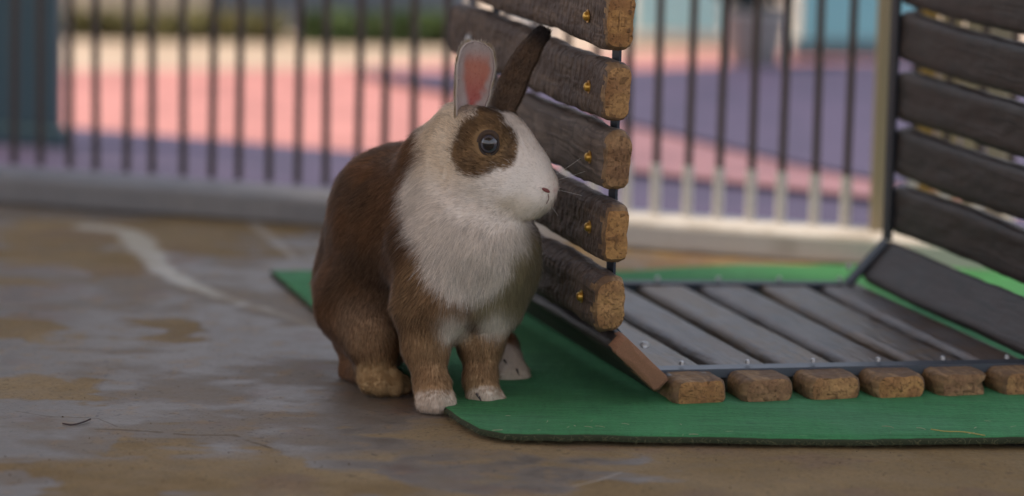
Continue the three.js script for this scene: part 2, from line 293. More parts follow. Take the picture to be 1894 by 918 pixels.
const feltMat = new THREE.MeshPhysicalMaterial({ map: feltMap, bumpMap: feltBump, bumpScale: 0.0012, roughness: 0.95, sheen: 0.3, sheenColor: lin(0.1, 0.4, 0.2), sheenRoughness: 0.6 });
const MT = 0.0065;
const matEdge = [];                                      // outline, clockwise from the back left corner
{
  const px = (x, y) => { const p = G(x, y, MT); return [p.x, p.z]; };
  const key = [px(500, 500), px(580, 571), px(700, 663), px(800, 742), px(822, 757), px(850, 780), px(885, 799), px(930, 808), px(1000, 812), px(1300, 815), px(1600, 819), px(1894, 819), px(2300, 822), px(2300, 480), px(1800, 488), px(1400, 489), px(1320, 489), px(1170, 500), px(900, 500), px(640, 500)];
  for (let i = 0; i < key.length; i++) {
    const a = key[i], b = key[(i + 1) % key.length], n = Math.max(1, Math.round(Math.hypot(b[0] - a[0], b[1] - a[1]) / 0.006));
    for (let k = 0; k < n; k++) { const t = k / n; matEdge.push([mix(a[0], b[0], t), mix(a[1], b[1], t)]); }
  }
  for (const p of matEdge) { const a = (fbm(p[0] * 60, p[1] * 60, 0, 3) - 0.5) * 0.006 + (hash(p[0] * 9999 | 0, p[1] * 9999 | 0, 1) - 0.5) * 0.0012; p[0] += a * 0.7; p[1] += a; }
}
const matLift = (x, z) => 0.0045 * sst(0.02, 0.15, z) * (0.3 + 1.2 * fbm(x * 7 + 3, z * 3, 0, 2)) + 0.0012 * (fbm(x * 12, z * 12, 0, 2) - 0.3);
{
  const shape = new THREE.Shape(matEdge.map(([x, z]) => new THREE.Vector2(x, -z)));
  const n = matEdge.length, pos = [], idx = [], uv = [];
  // inset rings round the rim for a soft rolled edge, the middle triangulated
  const inset = (d) => matEdge.map((p, i) => { const a = matEdge[(i + n - 2) % n], b = matEdge[(i + 2) % n], tx = b[0] - a[0], tz = b[1] - a[1], l = Math.hypot(tx, tz) || 1; return [p[0] + tz / l * d, p[1] - tx / l * d]; });
  const ringAt = (pts, hf) => { const s = pos.length / 3; pts.forEach(([x, z], i) => { pos.push(x, hf(x, z, i), z); uv.push(x * 1.6, z * 1.6); }); return s; };
  const bottom = ringAt(inset(0.0015), (x, z) => 0.0008 + 0.8 * matLift(x, z)), r0 = ringAt(matEdge, (x, z, i) => MT * 0.45 + matLift(x, z)), r1 = ringAt(inset(0.0012), (x, z) => MT * 0.92 + matLift(x, z)), r2 = ringAt(inset(0.005), (x, z) => MT + matLift(x, z));
  let rimCount = 0;
  for (const [a, b] of [[bottom, r0], [r0, r1], [r1, r2]]) for (let i = 0; i < n; i++) { const j = (i + 1) % n; idx.push(a + i, a + j, b + i, a + j, b + j, b + i); }
  rimCount = n * 12;
  const tri = THREE.ShapeUtils.triangulateShape(inset(0.005).map(([x, z]) => new THREE.Vector2(x, -z)), []);
  for (const [a, b, c] of tri) idx.push(r2 + a, r2 + b, r2 + c);
  const g = new THREE.BufferGeometry(); g.setAttribute('position', new THREE.Float32BufferAttribute(pos, 3)); g.setAttribute('uv', new THREE.Float32BufferAttribute(uv, 2)); g.setIndex(idx); g.computeVertexNormals();
  g.addGroup(0, rimCount, 1); g.addGroup(rimCount, idx.length - rimCount, 0);
  const backing = mat(0.035, 0.045, 0.022, { roughness: 1 });
  const t = thing('felt_mat', 'green felt mat with frayed edge lying on the concrete', 'mat');
  mesh('felt', g, [feltMat, backing], t);
  // loose fibres along the front rim
  const fm = mat(0.2, 0.19, 0.1, { roughness: 0.9 }), gs = [];
  for (let i = 0; i < n; i++) {
    const [x, z] = matEdge[i]; if (z < 0.02) continue;
    for (let k = 0; k < 3; k++) {
      const l = rr(0.002, rnd() < 0.06 ? 0.014 : 0.006), a = rr(-1.2, 1.2), y0 = rr(0.001, 0.005) + matLift(x, z), x0 = x + rr(-0.003, 0.003);
      const c = new THREE.QuadraticBezierCurve3(V3(x0, y0, z - 0.001), V3(x0 + l * 0.5 * Math.sin(a), y0 + rr(-0.001, 0.002), z + l * 0.5 * Math.cos(a)), V3(x0 + l * Math.sin(a * 1.7), Math.max(0.0006, y0 - rr(0, 0.004)), z + l * Math.cos(a * 1.7) * 0.8));
      gs.push(new THREE.TubeGeometry(c, 3, 0.00013, 3));
    }
  }
  const fr = mesh('fringe', mergeGeometries(gs), fm, t); fr.userData.kind = 'stuff';
  // pale bits of hay and lint lying in the pile
  const bits = [];
  for (let i = 0; i < 60; i++) { const p = G(rr(900, 1894), rr(748, 812), MT), a = rr(0, 3.14), l = rr(0.003, 0.011); const h = MT + matLift(p.x, p.z) + 0.0006; bits.push(new THREE.TubeGeometry(new THREE.QuadraticBezierCurve3(V3(p.x, h, p.z), V3(p.x + l * 0.5 * Math.cos(a), h + 0.0006, p.z + l * 0.5 * Math.sin(a)), V3(p.x + l * Math.cos(a + 0.3), h, p.z + l * Math.sin(a + 0.3))), 3, rr(0.00012, 0.0003), 4)); }
  const lint = mesh('lint', mergeGeometries(bits), mat(0.4, 0.4, 0.25), t); lint.userData.kind = 'stuff';
}
{ // straw on the mat, twig on the concrete
  const a = [G(1722, 806, MT), G(1750, 810, MT), G(1780, 811, MT), G(1822, 818, MT)].map((p) => p.setY(MT + matLift(p.x, p.z) + 0.0012));
  tag(mesh('straw', new THREE.TubeGeometry(new THREE.CatmullRomCurve3(a), 12, 0.0005, 5), mat(0.45, 0.36, 0.1)), 'pale straw stalk lying on the front edge of the green mat', 'straw');
  const b = [G(115, 787), G(132, 788), G(150, 785), G(167, 780)].map((p, i) => p.setY(0.001 + [0.0006, 0, 0.0004, 0.0012][i]));
  tag(mesh('twig', new THREE.TubeGeometry(new THREE.CatmullRomCurve3(b), 14, 0.0008, 6), mat(0.05, 0.03, 0.03)), 'thin dark twig lying on the bare concrete', 'twig');
}

{ // grains of grit and crumbs on the concrete
  const gs = [], base = new THREE.IcosahedronGeometry(1, 0), o = new THREE.Object3D();
  for (let i = 0; i < 90; i++) { const p = G(rr(0, 1894), i < 50 ? rr(835, 918) : rr(600, 840), 0); if (i >= 50 && p.x > -0.2) continue; const k = rr(0.0003, 0.0008); o.position.set(p.x, k * 0.5, p.z); o.rotation.set(rr(0, 6), rr(0, 6), rr(0, 6)); o.scale.set(k * rr(0.8, 2.4), k * 0.8, k); o.updateMatrix(); gs.push(base.clone().applyMatrix4(o.matrix)); }
  tag(mesh('grit', mergeGeometries(gs), mat(0.12, 0.085, 0.05, { roughness: 0.9 })), 'scattered grit and crumbs on the bare concrete', 'grit', null, 'stuff');
}
// ------------------------------------------------------------------ folding bridge of planks on two metal strips
const O3 = G(1215, 684, 0.034).setY(0), TU = R(11.5), TV = R(17.5);
const uD = V3(Math.cos(TU), 0, -Math.sin(TU)), vD = V3(-Math.sin(TV), 0, -Math.cos(TV));
const B = (u, h, v) => O3.clone().addScaledVector(uD, u).addScaledVector(vD, v).setY(h);
function grainTex(c1, c2, c3, sd, bark) {
  const col = tex(1024, 256, (i, j) => {
    const wv = fbm(i / 120 + sd, j / 40, 0, 3) * 10, g1 = fbm(i / 90, (j + wv) / 3.2 + sd * 5, 0, 4), b = fbm(i / 26 + sd, j / 12, 0, 4), sp = fbm(i / 9, j / 6 + sd, 0, 3);
    let c = mix3(c1, c2, sst(0.3, 0.7, g1)); c = mix3(c, c3, Math.max(sst(0.52, 0.72, b) * 0.75, sst(0.5, 0.62, fbm(i / 150 + sd * 3, j / 22 + 4, 0, 4)) * 0.85)); const m = 0.7 + 0.6 * (bark ? sp : g1); return c.map((v) => v * m * (0.92 + 0.16 * hash(i, j, sd)));
  });
  const bump = tex(1024, 256, (i, j) => {
    const wv = fbm(i / 120 + sd, j / 40, 0, 3) * 10, g1 = fbm(i / 90, (j + wv) / 3.2 + sd * 5, 0, 4), b = fbm(i / 14 + sd, j / 10, 0, 4);
    return bark ? 0.35 * g1 + 0.65 * sst(0.25, 0.75, b) : 0.75 * g1 + 0.25 * b;
  }, 'data');
  return [col, bump];
}
const woodSets = {
  outer: [[[0.088, 0.058, 0.041], [0.125, 0.083, 0.058], [0.066, 0.041, 0.03], 1, true], [[0.1, 0.07, 0.052], [0.145, 0.106, 0.08], [0.07, 0.048, 0.037], 2, false], [[0.11, 0.085, 0.068], [0.17, 0.13, 0.1], [0.08, 0.062, 0.05], 3, false]],
  floor: [[[0.1, 0.088, 0.083], [0.135, 0.115, 0.1], [0.135, 0.088, 0.048], 4, false], [[0.09, 0.083, 0.085], [0.12, 0.102, 0.092], [0.1, 0.066, 0.045], 5, false]],
  inner: [[[0.03, 0.025, 0.023], [0.046, 0.036, 0.032], [0.042, 0.027, 0.022], 6, false], [[0.036, 0.032, 0.032], [0.055, 0.046, 0.043], [0.045, 0.036, 0.032], 7, true]],  // dark wood, taken darker still for the dimmer light on the right side
};
const woodMats = {};
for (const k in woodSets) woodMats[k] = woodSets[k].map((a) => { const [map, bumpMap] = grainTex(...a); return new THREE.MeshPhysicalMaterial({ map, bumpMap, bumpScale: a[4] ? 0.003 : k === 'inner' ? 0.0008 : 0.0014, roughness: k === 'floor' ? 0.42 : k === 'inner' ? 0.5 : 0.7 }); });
const endMats = [[0.4, 0.225, 0.09], [0.34, 0.2, 0.095], [0.42, 0.225, 0.08]].map((c, q) => {
  const sd = q * 13 + 2;
  const pit = (i, j) => { const p = noise(i / 7 + sd, j / 6), p2 = noise(i / 16 + sd, j / 13 + 5), p3 = fbm(i / 50, j / 40 + sd, 0, 3); return sst(0.7, 0.86, p) * 0.6 + sst(0.8, 0.9, p2) * 0.9 + 0.0 * p3; };
  return new THREE.MeshPhysicalMaterial({
    map: tex(512, 512, (i, j) => { const f = fbm(i / 60 + sd, j / 60, 0, 4), g = hash(i, j, sd), r = fbm(i / 8, j / 8 + sd, 0, 3), k = Math.min(1, pit(i, j)); let d = mix3(c, [c[0] * 0.66, c[1] * 0.6, c[2] * 0.62], sst(0.35, 0.7, f)); d = d.map((v) => v * (0.65 + 0.7 * r) * (0.85 + 0.3 * g)); return mix3(d, [0.08, 0.04, 0.018], k * 0.6); }),
    bumpMap: tex(512, 512, (i, j) => 0.6 + 0.3 * (fbm(i / 8, j / 8 + sd, 0, 3) - 0.5) - 0.6 * Math.min(1, pit(i, j)), 'data'), bumpScale: 0.0015, roughness: 0.85,
  });
});
function plankGeo(len, w, t, sd, opt = {}) {              // lies along +z from 0, w across x, t up y, centred
  const { round = 0.35, rough = 1, notch = 0, skew = 0, bare = 0.012, flat = 1 } = opt;
  const M = 28, ringsZ = [0, 0.0015, 0.004, 0.009, 0.018]; const nz = 40; for (let i = 1; i < nz; i++) ringsZ.push(0.018 + (len - 0.036) * i / nz); ringsZ.push(len - 0.018, len - 0.009, len - 0.004, len - 0.0015, len);
  const pos = [], uv = [], idx = [], rad = t * round;
  const prof = (k) => { // rounded rectangle, by arc length
    const a = w / 2 - rad, b = t / 2 - rad, per = 4 * (a + b) + 2 * Math.PI * rad; let s = (k / M) * per;
    const segs = [[2 * a, (q) => [-a + q, -t / 2]], [Math.PI / 2 * rad, (q) => [a + rad * Math.sin(q / rad), -b - rad * Math.cos(q / rad)]], [2 * b, (q) => [w / 2, -b + q]], [Math.PI / 2 * rad, (q) => [a + rad * Math.cos(q / rad), b + rad * Math.sin(q / rad)]], [2 * a, (q) => [a - q, t / 2]], [Math.PI / 2 * rad, (q) => [-a - rad * Math.sin(q / rad), b + rad * Math.cos(q / rad)]], [2 * b, (q) => [-w / 2, b - q]], [Math.PI / 2 * rad, (q) => [-a - rad * Math.cos(q / rad), -b - rad * Math.sin(q / rad)]]];
    for (const [l, f] of segs) { if (s <= l) return f(s); s -= l; } return segs[0][1](0);
  };
  const wob = (x, y, z) => (fbm(x * 70 + sd * 9, y * 70, z * 26 + 50, 3) - 0.5) * 0.006 * rough + (fbm(x * 200 + sd, y * 200, z * 120 + 9, 2) - 0.5) * 0.002 * rough;
  ringsZ.forEach((z, ri) => {
    const e = Math.min(z, len - z), sh = e < 0.009 ? 1 - 0.16 * Math.pow(1 - e / 0.009, 2) : 1;
    for (let k = 0; k <= M; k++) {
      const [px, py] = prof(k % M); let d = 1 + 0; const n = Math.hypot(px, py) || 1, o = wob(px, py, z) * (flat < 1 ? mix(1, flat, sst(0.02, 0.05, z)) : 1);
      let x = px + px / n * o, y = py + py / n * o * 0.8;
      if (notch && z < 0.02 && px > w * 0.3) x -= notch * Math.exp(-Math.pow(py / (t * 0.2), 2)) * (1 - z / 0.02);
      const bow = (noise(z * 6 + sd, sd) - 0.5) * 0.004; x = x * sh + bow; y = y * (0.5 + 0.5 * sh);
      pos.push(x, y, z + skew * px + (ri === 0 || ri === ringsZ.length - 1 ? 0 : 0)); uv.push(z * 2.2 + sd * 0.37, k / M * (2 * (w + t)) * 4 + sd * 0.21);
    }
  });
  const W = M + 1; let sideCount = 0;
  const bareIdx = [];
  for (let r = 0; r < ringsZ.length - 1; r++) for (let k = 0; k < M; k++) { const a = r * W + k, b = a + 1, c = a + W, d = c + 1; if (ringsZ[r + 1] < bare + 0.018 * (noise(k * 0.9 + sd, sd) - 0.5)) bareIdx.push(a, c, b, b, c, d); else { idx.push(a, c, b, b, c, d); sideCount += 6; } }
  idx.push(...bareIdx);
  for (const [r, dir] of [[0, -1], [ringsZ.length - 1, 1]]) {
    const rings = [0, 0.3, 0.62, 1], s0 = pos.length / 3;
    rings.forEach((q, qi) => { for (let k = 0; k <= M; k++) { const b = (r * W + k) * 3, x = pos[b] * (1 - q), y = pos[b + 1] * (1 - q), zz = pos[b + 2] * (1 - q) + (dir < 0 ? 0 : len) * q; pos.push(x, y, zz + dir * (qi ? 0.0015 + (noise(x * 160 + sd, y * 160 + sd) - 0.5) * 0.003 * rough : 0)); uv.push(x * 7 + sd * 0.3, y * 7 + sd * 0.17); } });
    for (let q = 0; q < 3; q++) for (let k = 0; k < M; k++) { const a = s0 + q * W + k, b = a + 1, c = a + W, d = c + 1; dir < 0 ? idx.push(a, b, c, b, d, c) : idx.push(a, c, b, b, c, d); }
  }
  const g = new THREE.BufferGeometry(); g.setAttribute('position', new THREE.Float32BufferAttribute(pos, 3)); g.setAttribute('uv', new THREE.Float32BufferAttribute(uv, 2)); g.setIndex(idx); g.computeVertexNormals();
  g.addGroup(0, sideCount, 0); g.addGroup(sideCount, bareIdx.length, 2); g.addGroup(sideCount + bareIdx.length, idx.length - sideCount - bareIdx.length, 1);
  // seam of the wrapped ring: share normals
  const nn = g.attributes.normal; for (let r = 0; r < ringsZ.length; r++) { const a = r * W, b = a + M; const v = V3(nn.getX(a) + nn.getX(b), nn.getY(a) + nn.getY(b), nn.getZ(a) + nn.getZ(b)).normalize(); nn.setXYZ(a, v.x, v.y, v.z); nn.setXYZ(b, v.x, v.y, v.z); }
  return g;
}
const [bareMap, bareBump] = grainTex([0.21, 0.125, 0.06], [0.3, 0.185, 0.088], [0.14, 0.082, 0.045], 21, true), bareMat = new THREE.MeshPhysicalMaterial({ map: bareMap, bumpMap: bareBump, bumpScale: 0.002, roughness: 0.8 });
const sawnEnd = new THREE.MeshPhysicalMaterial({ map: tex(256, 256, (i, j) => { const f = fbm(i / 40, j / 6, 0, 4), g = hash(i, j, 8); return mix3([0.21, 0.1, 0.055], [0.27, 0.135, 0.075], f).map((v) => v * (0.85 + 0.3 * g)); }), roughness: 0.85 });
const bridge = thing('plank_bridge', 'folding bridge of rough planks on metal strips, bent into a u shape on the mat', 'bridge', O3.clone());
const toB = (p) => p.clone().sub(O3);
const steel = mat(0.1, 0.115, 0.14, { metalness: 0.7, roughness: 0.42 }), blackSteel = mat(0.035, 0.045, 0.06, { metalness: 0.5, roughness: 0.45 }), zinc = mat(0.5, 0.5, 0.5, { metalness: 0.8, roughness: 0.35 }), brass = mat(0.6, 0.36, 0.08, { metalness: 0.8, roughness: 0.3 });
// a plank: bottom-centre frame given by its cross axis (angle a in the u-h plane), from v0 to v1
function plank(u, h, a, v0, v1, w, t, side, k, sd, opt) {
  const o = mesh('plank', plankGeo(v1 - v0, w, t, sd, opt), [woodMats[side][k % woodMats[side].length], opt?.sawn ? sawnEnd : endMats[sd % 3], opt?.sawn ? sawnEnd : bareMat], bridge);
  const ax = uD.clone().multiplyScalar(Math.cos(a)).add(V3(0, Math.sin(a), 0)), zv = vD.clone(), ay = zv.clone().cross(ax).normalize(), ax2 = ay.clone().cross(zv).normalize();
  o.matrixAutoUpdate = true; const m4 = new THREE.Matrix4().makeBasis(ax2, ay, zv); o.quaternion.setFromRotationMatrix(m4); o.position.copy(toB(B(u, h, v0)));
  return o;
}
const NP = 6, SPB = 0.0645, VR = 0.435, VRu = (u) => 0.475 - 0.1 * Math.max(0, u);
for (let i = 0; i < NP; i++) plank(0.03 + SPB * i, 0.019, 0, -0.036 + rr(-0.004, 0.003), VRu(0.03 + SPB * i) + 0.02, 0.053, 0.0245, 'floor', i, 11 + i * 4 + (i % 3), { bare: 0.05, flat: 0.25, round: [0.3, 0.36, 0.3, 0.33, 0.26, 0.34][i], rough: 0.8, notch: i === 4 ? 0.012 : 0 });
// left side: one slanted plank at the fold, then the upright ones
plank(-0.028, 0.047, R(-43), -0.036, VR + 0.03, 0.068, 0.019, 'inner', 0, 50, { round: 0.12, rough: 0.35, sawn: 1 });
const leftH = [0.104, 0.17, 0.236, 0.302, 0.368, 0.434], leftU = [-0.056, -0.053, -0.054, -0.056, -0.057, -0.058], leftF = [-0.032, -0.034, -0.036, -0.034, -0.04, -0.035], leftR = [0.45, 0.455, 0.465, 0.475, 0.455, 0.46];
leftH.forEach((h, i) => plank(leftU[i], h, R(-90), leftF[i], leftR[i], [0.056, 0.056, 0.057, 0.055, 0.055, 0.056][i], [0.029, 0.023, 0.024, 0.025, 0.028, 0.025][i], 'outer', [0, 0, 1, 0, 0, 1][i], 60 + i * 5, { round: [0.48, 0.3, 0.38, 0.34, 0.32, 0.4][i], rough: [1.5, 0.9, 1.2, 1, 1, 1][i], skew: 0.1 }));
// right side
const RF = 0.03 + SPB * 5.5, RU = RF + 0.015;
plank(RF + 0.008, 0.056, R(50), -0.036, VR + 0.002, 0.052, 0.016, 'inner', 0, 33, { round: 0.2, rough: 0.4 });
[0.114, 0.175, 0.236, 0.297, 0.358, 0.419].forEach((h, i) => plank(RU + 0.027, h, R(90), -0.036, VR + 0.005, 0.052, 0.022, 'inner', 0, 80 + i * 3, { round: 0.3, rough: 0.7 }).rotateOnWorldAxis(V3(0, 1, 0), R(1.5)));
// strips: L-shaped steel, flat along the planks, bent at the folds
function strip(v, pts, w, th, m, lip) {
  const gs = [];
  for (let i = 0; i < pts.length - 1; i++) {
    const a = B(pts[i][0], pts[i][1], pts[i][2] ?? v), b = B(pts[i + 1][0], pts[i + 1][1], pts[i + 1][2] ?? v), L = a.distanceTo(b), d = b.clone().sub(a).normalize(), nrm = vD.clone().cross(d).normalize(), zz = d.clone().cross(nrm);
    const m4 = new THREE.Matrix4().makeBasis(d, nrm, zz).setPosition(toB(a.clone().add(b).multiplyScalar(0.5)));
    gs.push(box(L, th, w, 0, 0, 0).applyMatrix4(m4)); if (lip && i === lip.seg) gs.push(box(L, 0.006, 0.0022, 0, th, w / 2 - 0.0011).applyMatrix4(m4), box(L, 0.006, 0.0022, 0, th, -w / 2 + 0.0011).applyMatrix4(m4));
  }
  return mesh('metal_strip', mergeGeometries(gs), m, bridge);
}
const FT = 0.033, path = (ul, ur) => [[ul, 0.5], [ul, 0.082], [0.004, FT], [ur, FT]];
const wallU = -0.0415, rightU = RU - 0.001;
strip(0.012, [[-0.0, FT], [RF - 0.005, FT]], 0.02, 0.0025, steel, { seg: 0 });
strip(0.012, [[wallU, 0.48], [wallU, 0.078], [-0.004, FT + 0.002]], 0.02, 0.0025, blackSteel);
strip(VR, [[0.0, FT, VRu(0)], [RF - 0.03, FT, VRu(RF - 0.03)]], 0.018, 0.0025, blackSteel, { seg: 0 });
strip(0.395, [[wallU, 0.48], [wallU, 0.078], [-0.004, FT + 0.002, 0.44]], 0.018, 0.0025, blackSteel);
strip(VR, [[RF - 0.028, FT], [rightU, 0.08], [rightU, 0.5]], 0.018, 0.004, blackSteel);
strip(0.012, [[RF - 0.003, FT + 0.002], [rightU, 0.08], [rightU, 0.5]], 0.02, 0.0025, blackSteel);
// bolts
const boltGeo = mergeGeometries([new THREE.CylinderGeometry(0.0032, 0.0034, 0.003, 10).translate(0, 0.0015, 0), new THREE.SphereGeometry(0.0031, 10, 6, 0, 6.2832, 0, 1.5708).scale(1, 0.6, 1).translate(0, 0.003, 0)]);
for (const v of [0.012, VR]) for (let i = 0; i < NP; i++) { const b = mesh('bolt', boltGeo, zinc, bridge); b.position.copy(toB(B(0.03 + SPB * i - 0.001, FT + 0.0024, v < 0.1 ? v + 0.002 : VRu(0.03 + SPB * i)))); b.scale.setScalar(0.8); }
const brassGeo = mergeGeometries([new THREE.CylinderGeometry(0.0062, 0.0062, 0.001, 16).translate(0, 0.0005, 0), new THREE.CylinderGeometry(0.0044, 0.0046, 0.0022, 12).translate(0, 0.0018, 0), new THREE.SphereGeometry(0.0042, 14, 8, 0, 6.2832, 0, 1.5708).scale(1, 0.6, 1).translate(0, 0.0028, 0)]);
for (const v of [0.012, 0.395]) leftH.forEach((h, i) => { const b = mesh('bolt', brassGeo, v < 0.1 ? brass : zinc, bridge); const t = [0.029, 0.023, 0.024, 0.025, 0.028, 0.025][i]; b.position.copy(toB(B(leftU[i] - t / 2 + 0.0002, h - 0.001, v))); b.quaternion.setFromUnitVectors(V3(0, 1, 0), uD.clone().negate()); });
for (const u of [[RF - 0.02, FT + 0.01], [RF + 0.03, 0.06]]) { const b = mesh('bolt', boltGeo, zinc, bridge); b.position.copy(toB(B(u[0] - 0.004, u[1] + 0.006, VR))); b.quaternion.setFromUnitVectors(V3(0, 1, 0), V3(-0.7, 0.7, 0).normalize()); }
{ const g = new THREE.SphereGeometry(0.005, 14, 10).scale(1, 0.7, 1); const b = mesh('washer', g, mat(0.7, 0.7, 0.7, { roughness: 0.2, transmission: 0.6, thickness: 0.004 }), bridge); b.position.copy(toB(B(-0.012, 0.058, 0.0))); }

// ------------------------------------------------------------------ rabbit
const K = 1 / 2000;                                      // one photo pixel at the rabbit is half a millimetre
const prims = [];
const cap = (a, b, ra, rb, k = 0.02) => prims.push([P(...a), P(...b), ra * K, rb * K, k]);
const ball = (a, r, k) => cap(a, a, r, r, k);
// trunk
cap([738, 398, -0.095], [712, 505, -0.11], 136, 132, 0.02);        // back and rump
cap([760, 430, -0.06], [860, 470, -0.01], 128, 112, 0.03);         // rib cage towards the chest
cap([705, 570, -0.11], [690, 620, -0.1], 112, 78, 0.03);          // haunches
cap([872, 458, -0.005], [870, 545, 0.0], 106, 82, 0.03);          // breast
ball([893, 500, -0.02], 84, 0.03);
cap([800, 480, 0.015], [796, 555, 0.028], 76, 62, 0.025);          // near shoulder
cap([925, 490, -0.025], [908, 565, -0.012], 58, 48, 0.02);        // far shoulder
cap([845, 360, -0.025], [856, 430, -0.01], 98, 108, 0.025);        // neck
cap([842, 222, -0.006], [828, 280, -0.02], 33, 56, 0.02);
cap([818, 305, -0.03], [808, 360, -0.03], 66, 76, 0.03);           // scruff
// near thigh and foot
cap([668, 565, -0.06], [690, 625, -0.03], 88, 62, 0.02);
cap([655, 688, -0.08], [703, 690, -0.018], 30, 31, 0.014);
cap([678, 700, -0.012], [680, 713, 0.0], 20, 17, 0.008); cap([700, 698, -0.008], [703, 714, 0.004], 22, 20, 0.004); cap([728, 700, -0.01], [731, 715, 0.001], 19, 18, 0.004); cap([746, 706, -0.014], [750, 718, -0.006], 14, 12, 0.004);
// far foot
cap([925, 640, -0.11], [942, 680, -0.075], 34, 31, 0.014);
ball([938, 694, -0.062], 25, 0.008); ball([960, 696, -0.066], 22, 0.008);
// near front leg
cap([793, 575, 0.03], [788, 640, 0.035], 56, 41, 0.02);
cap([788, 640, 0.035], [798, 708, 0.048], 38, 29, 0.012);
cap([800, 715, 0.05], [806, 738, 0.062], 34, 30, 0.01);
cap([784, 736, 0.058], [785, 749, 0.066], 16, 15, 0.004); cap([804, 736, 0.062], [806, 753, 0.07], 18, 17, 0.0035); cap([826, 733, 0.058], [831, 745, 0.064], 16, 15, 0.0035);
// far front leg
cap([893, 575, 0.0], [890, 640, 0.01], 50, 38, 0.02);
cap([890, 640, 0.01], [888, 700, 0.022], 34, 27, 0.012);
cap([888, 705, 0.024], [898, 728, 0.034], 32, 26, 0.01);
cap([876, 728, 0.03], [876, 739, 0.036], 15, 14, 0.004); cap([896, 728, 0.034], [899, 742, 0.041], 17, 16, 0.0035); cap([916, 728, 0.028], [922, 738, 0.032], 14, 13, 0.0035);
// head: turned to its left, almost in profile
cap([884, 268, 0.0], [922, 290, 0.008], 68, 64, 0.02);             // skull
cap([898, 318, 0.018], [925, 335, 0.022], 60, 54, 0.015);          // near cheek
cap([912, 315, -0.022], [940, 330, -0.012], 56, 50, 0.015);        // far cheek
cap([935, 268, 0.004], [978, 312, 0.014], 50, 42, 0.016);          // bridge of the nose
cap([962, 325, 0.02], [990, 350, 0.026], 48, 38, 0.012);           // muzzle
ball([986, 365, 0.024], 31, 0.01);
ball([1012, 342, 0.022], 15, 0.012);
cap([925, 368, 0.012], [975, 382, 0.02], 34, 18, 0.01);          // chin
ball([885, 232, 0.022], 28, 0.02); ball([930, 222, -0.024], 26, 0.02);   // brows, ear roots
ball([912, 252, 0.028], 30, 0.015);
const PF = prims.map(([a, b, ra, rb, k]) => { const dx = b.x - a.x, dy = b.y - a.y, dz = b.z - a.z; return [a.x, a.y, a.z, dx, dy, dz, 1 / Math.max(1e-9, dx * dx + dy * dy + dz * dz), ra, rb - ra, k]; });
function sdRaw(x, y, z) {
  let d = 1;
  for (const q of PF) {
    const px = x - q[0], py = y - q[1], pz = z - q[2]; let t = (px * q[3] + py * q[4] + pz * q[5]) * q[6]; t = t < 0 ? 0 : t > 1 ? 1 : t;
    const ex = px - q[3] * t, ey = py - q[4] * t, ez = pz - q[5] * t, e = Math.sqrt(ex * ex + ey * ey + ez * ez) - q[7] - q[8] * t, k = q[9], h = k - Math.abs(d - e);
    d = Math.min(d, e) - (h > 0 ? h * h / (4 * k) : 0);
  }
  return d;
}
const sd = (x, y, z) => { let d = sdRaw(x, y, z); if (Math.abs(d) < 0.012) d += (fbm(x * 45 + 9, y * 32 + 9, z * 45 + 9, 2) - 0.5) * 0.005; return Math.max(d, 0.0012 - y); };
const grad = (p, e = 0.0012) => V3(sd(p.x + e, p.y, p.z) - sd(p.x - e, p.y, p.z), sd(p.x, p.y + e, p.z) - sd(p.x, p.y - e, p.z), sd(p.x, p.y, p.z + e) - sd(p.x, p.y, p.z - e)).normalize();
function hitPixel(x, y) { const d = ray(x, y).normalize(), p = camera.position.clone().addScaledVector(d, 3.0); for (let i = 0; i < 400; i++) { const s = sdRaw(p.x, p.y, p.z); if (s < 0.0002) break; p.addScaledVector(d, Math.min(s * 0.8, 0.05)); } return p; }
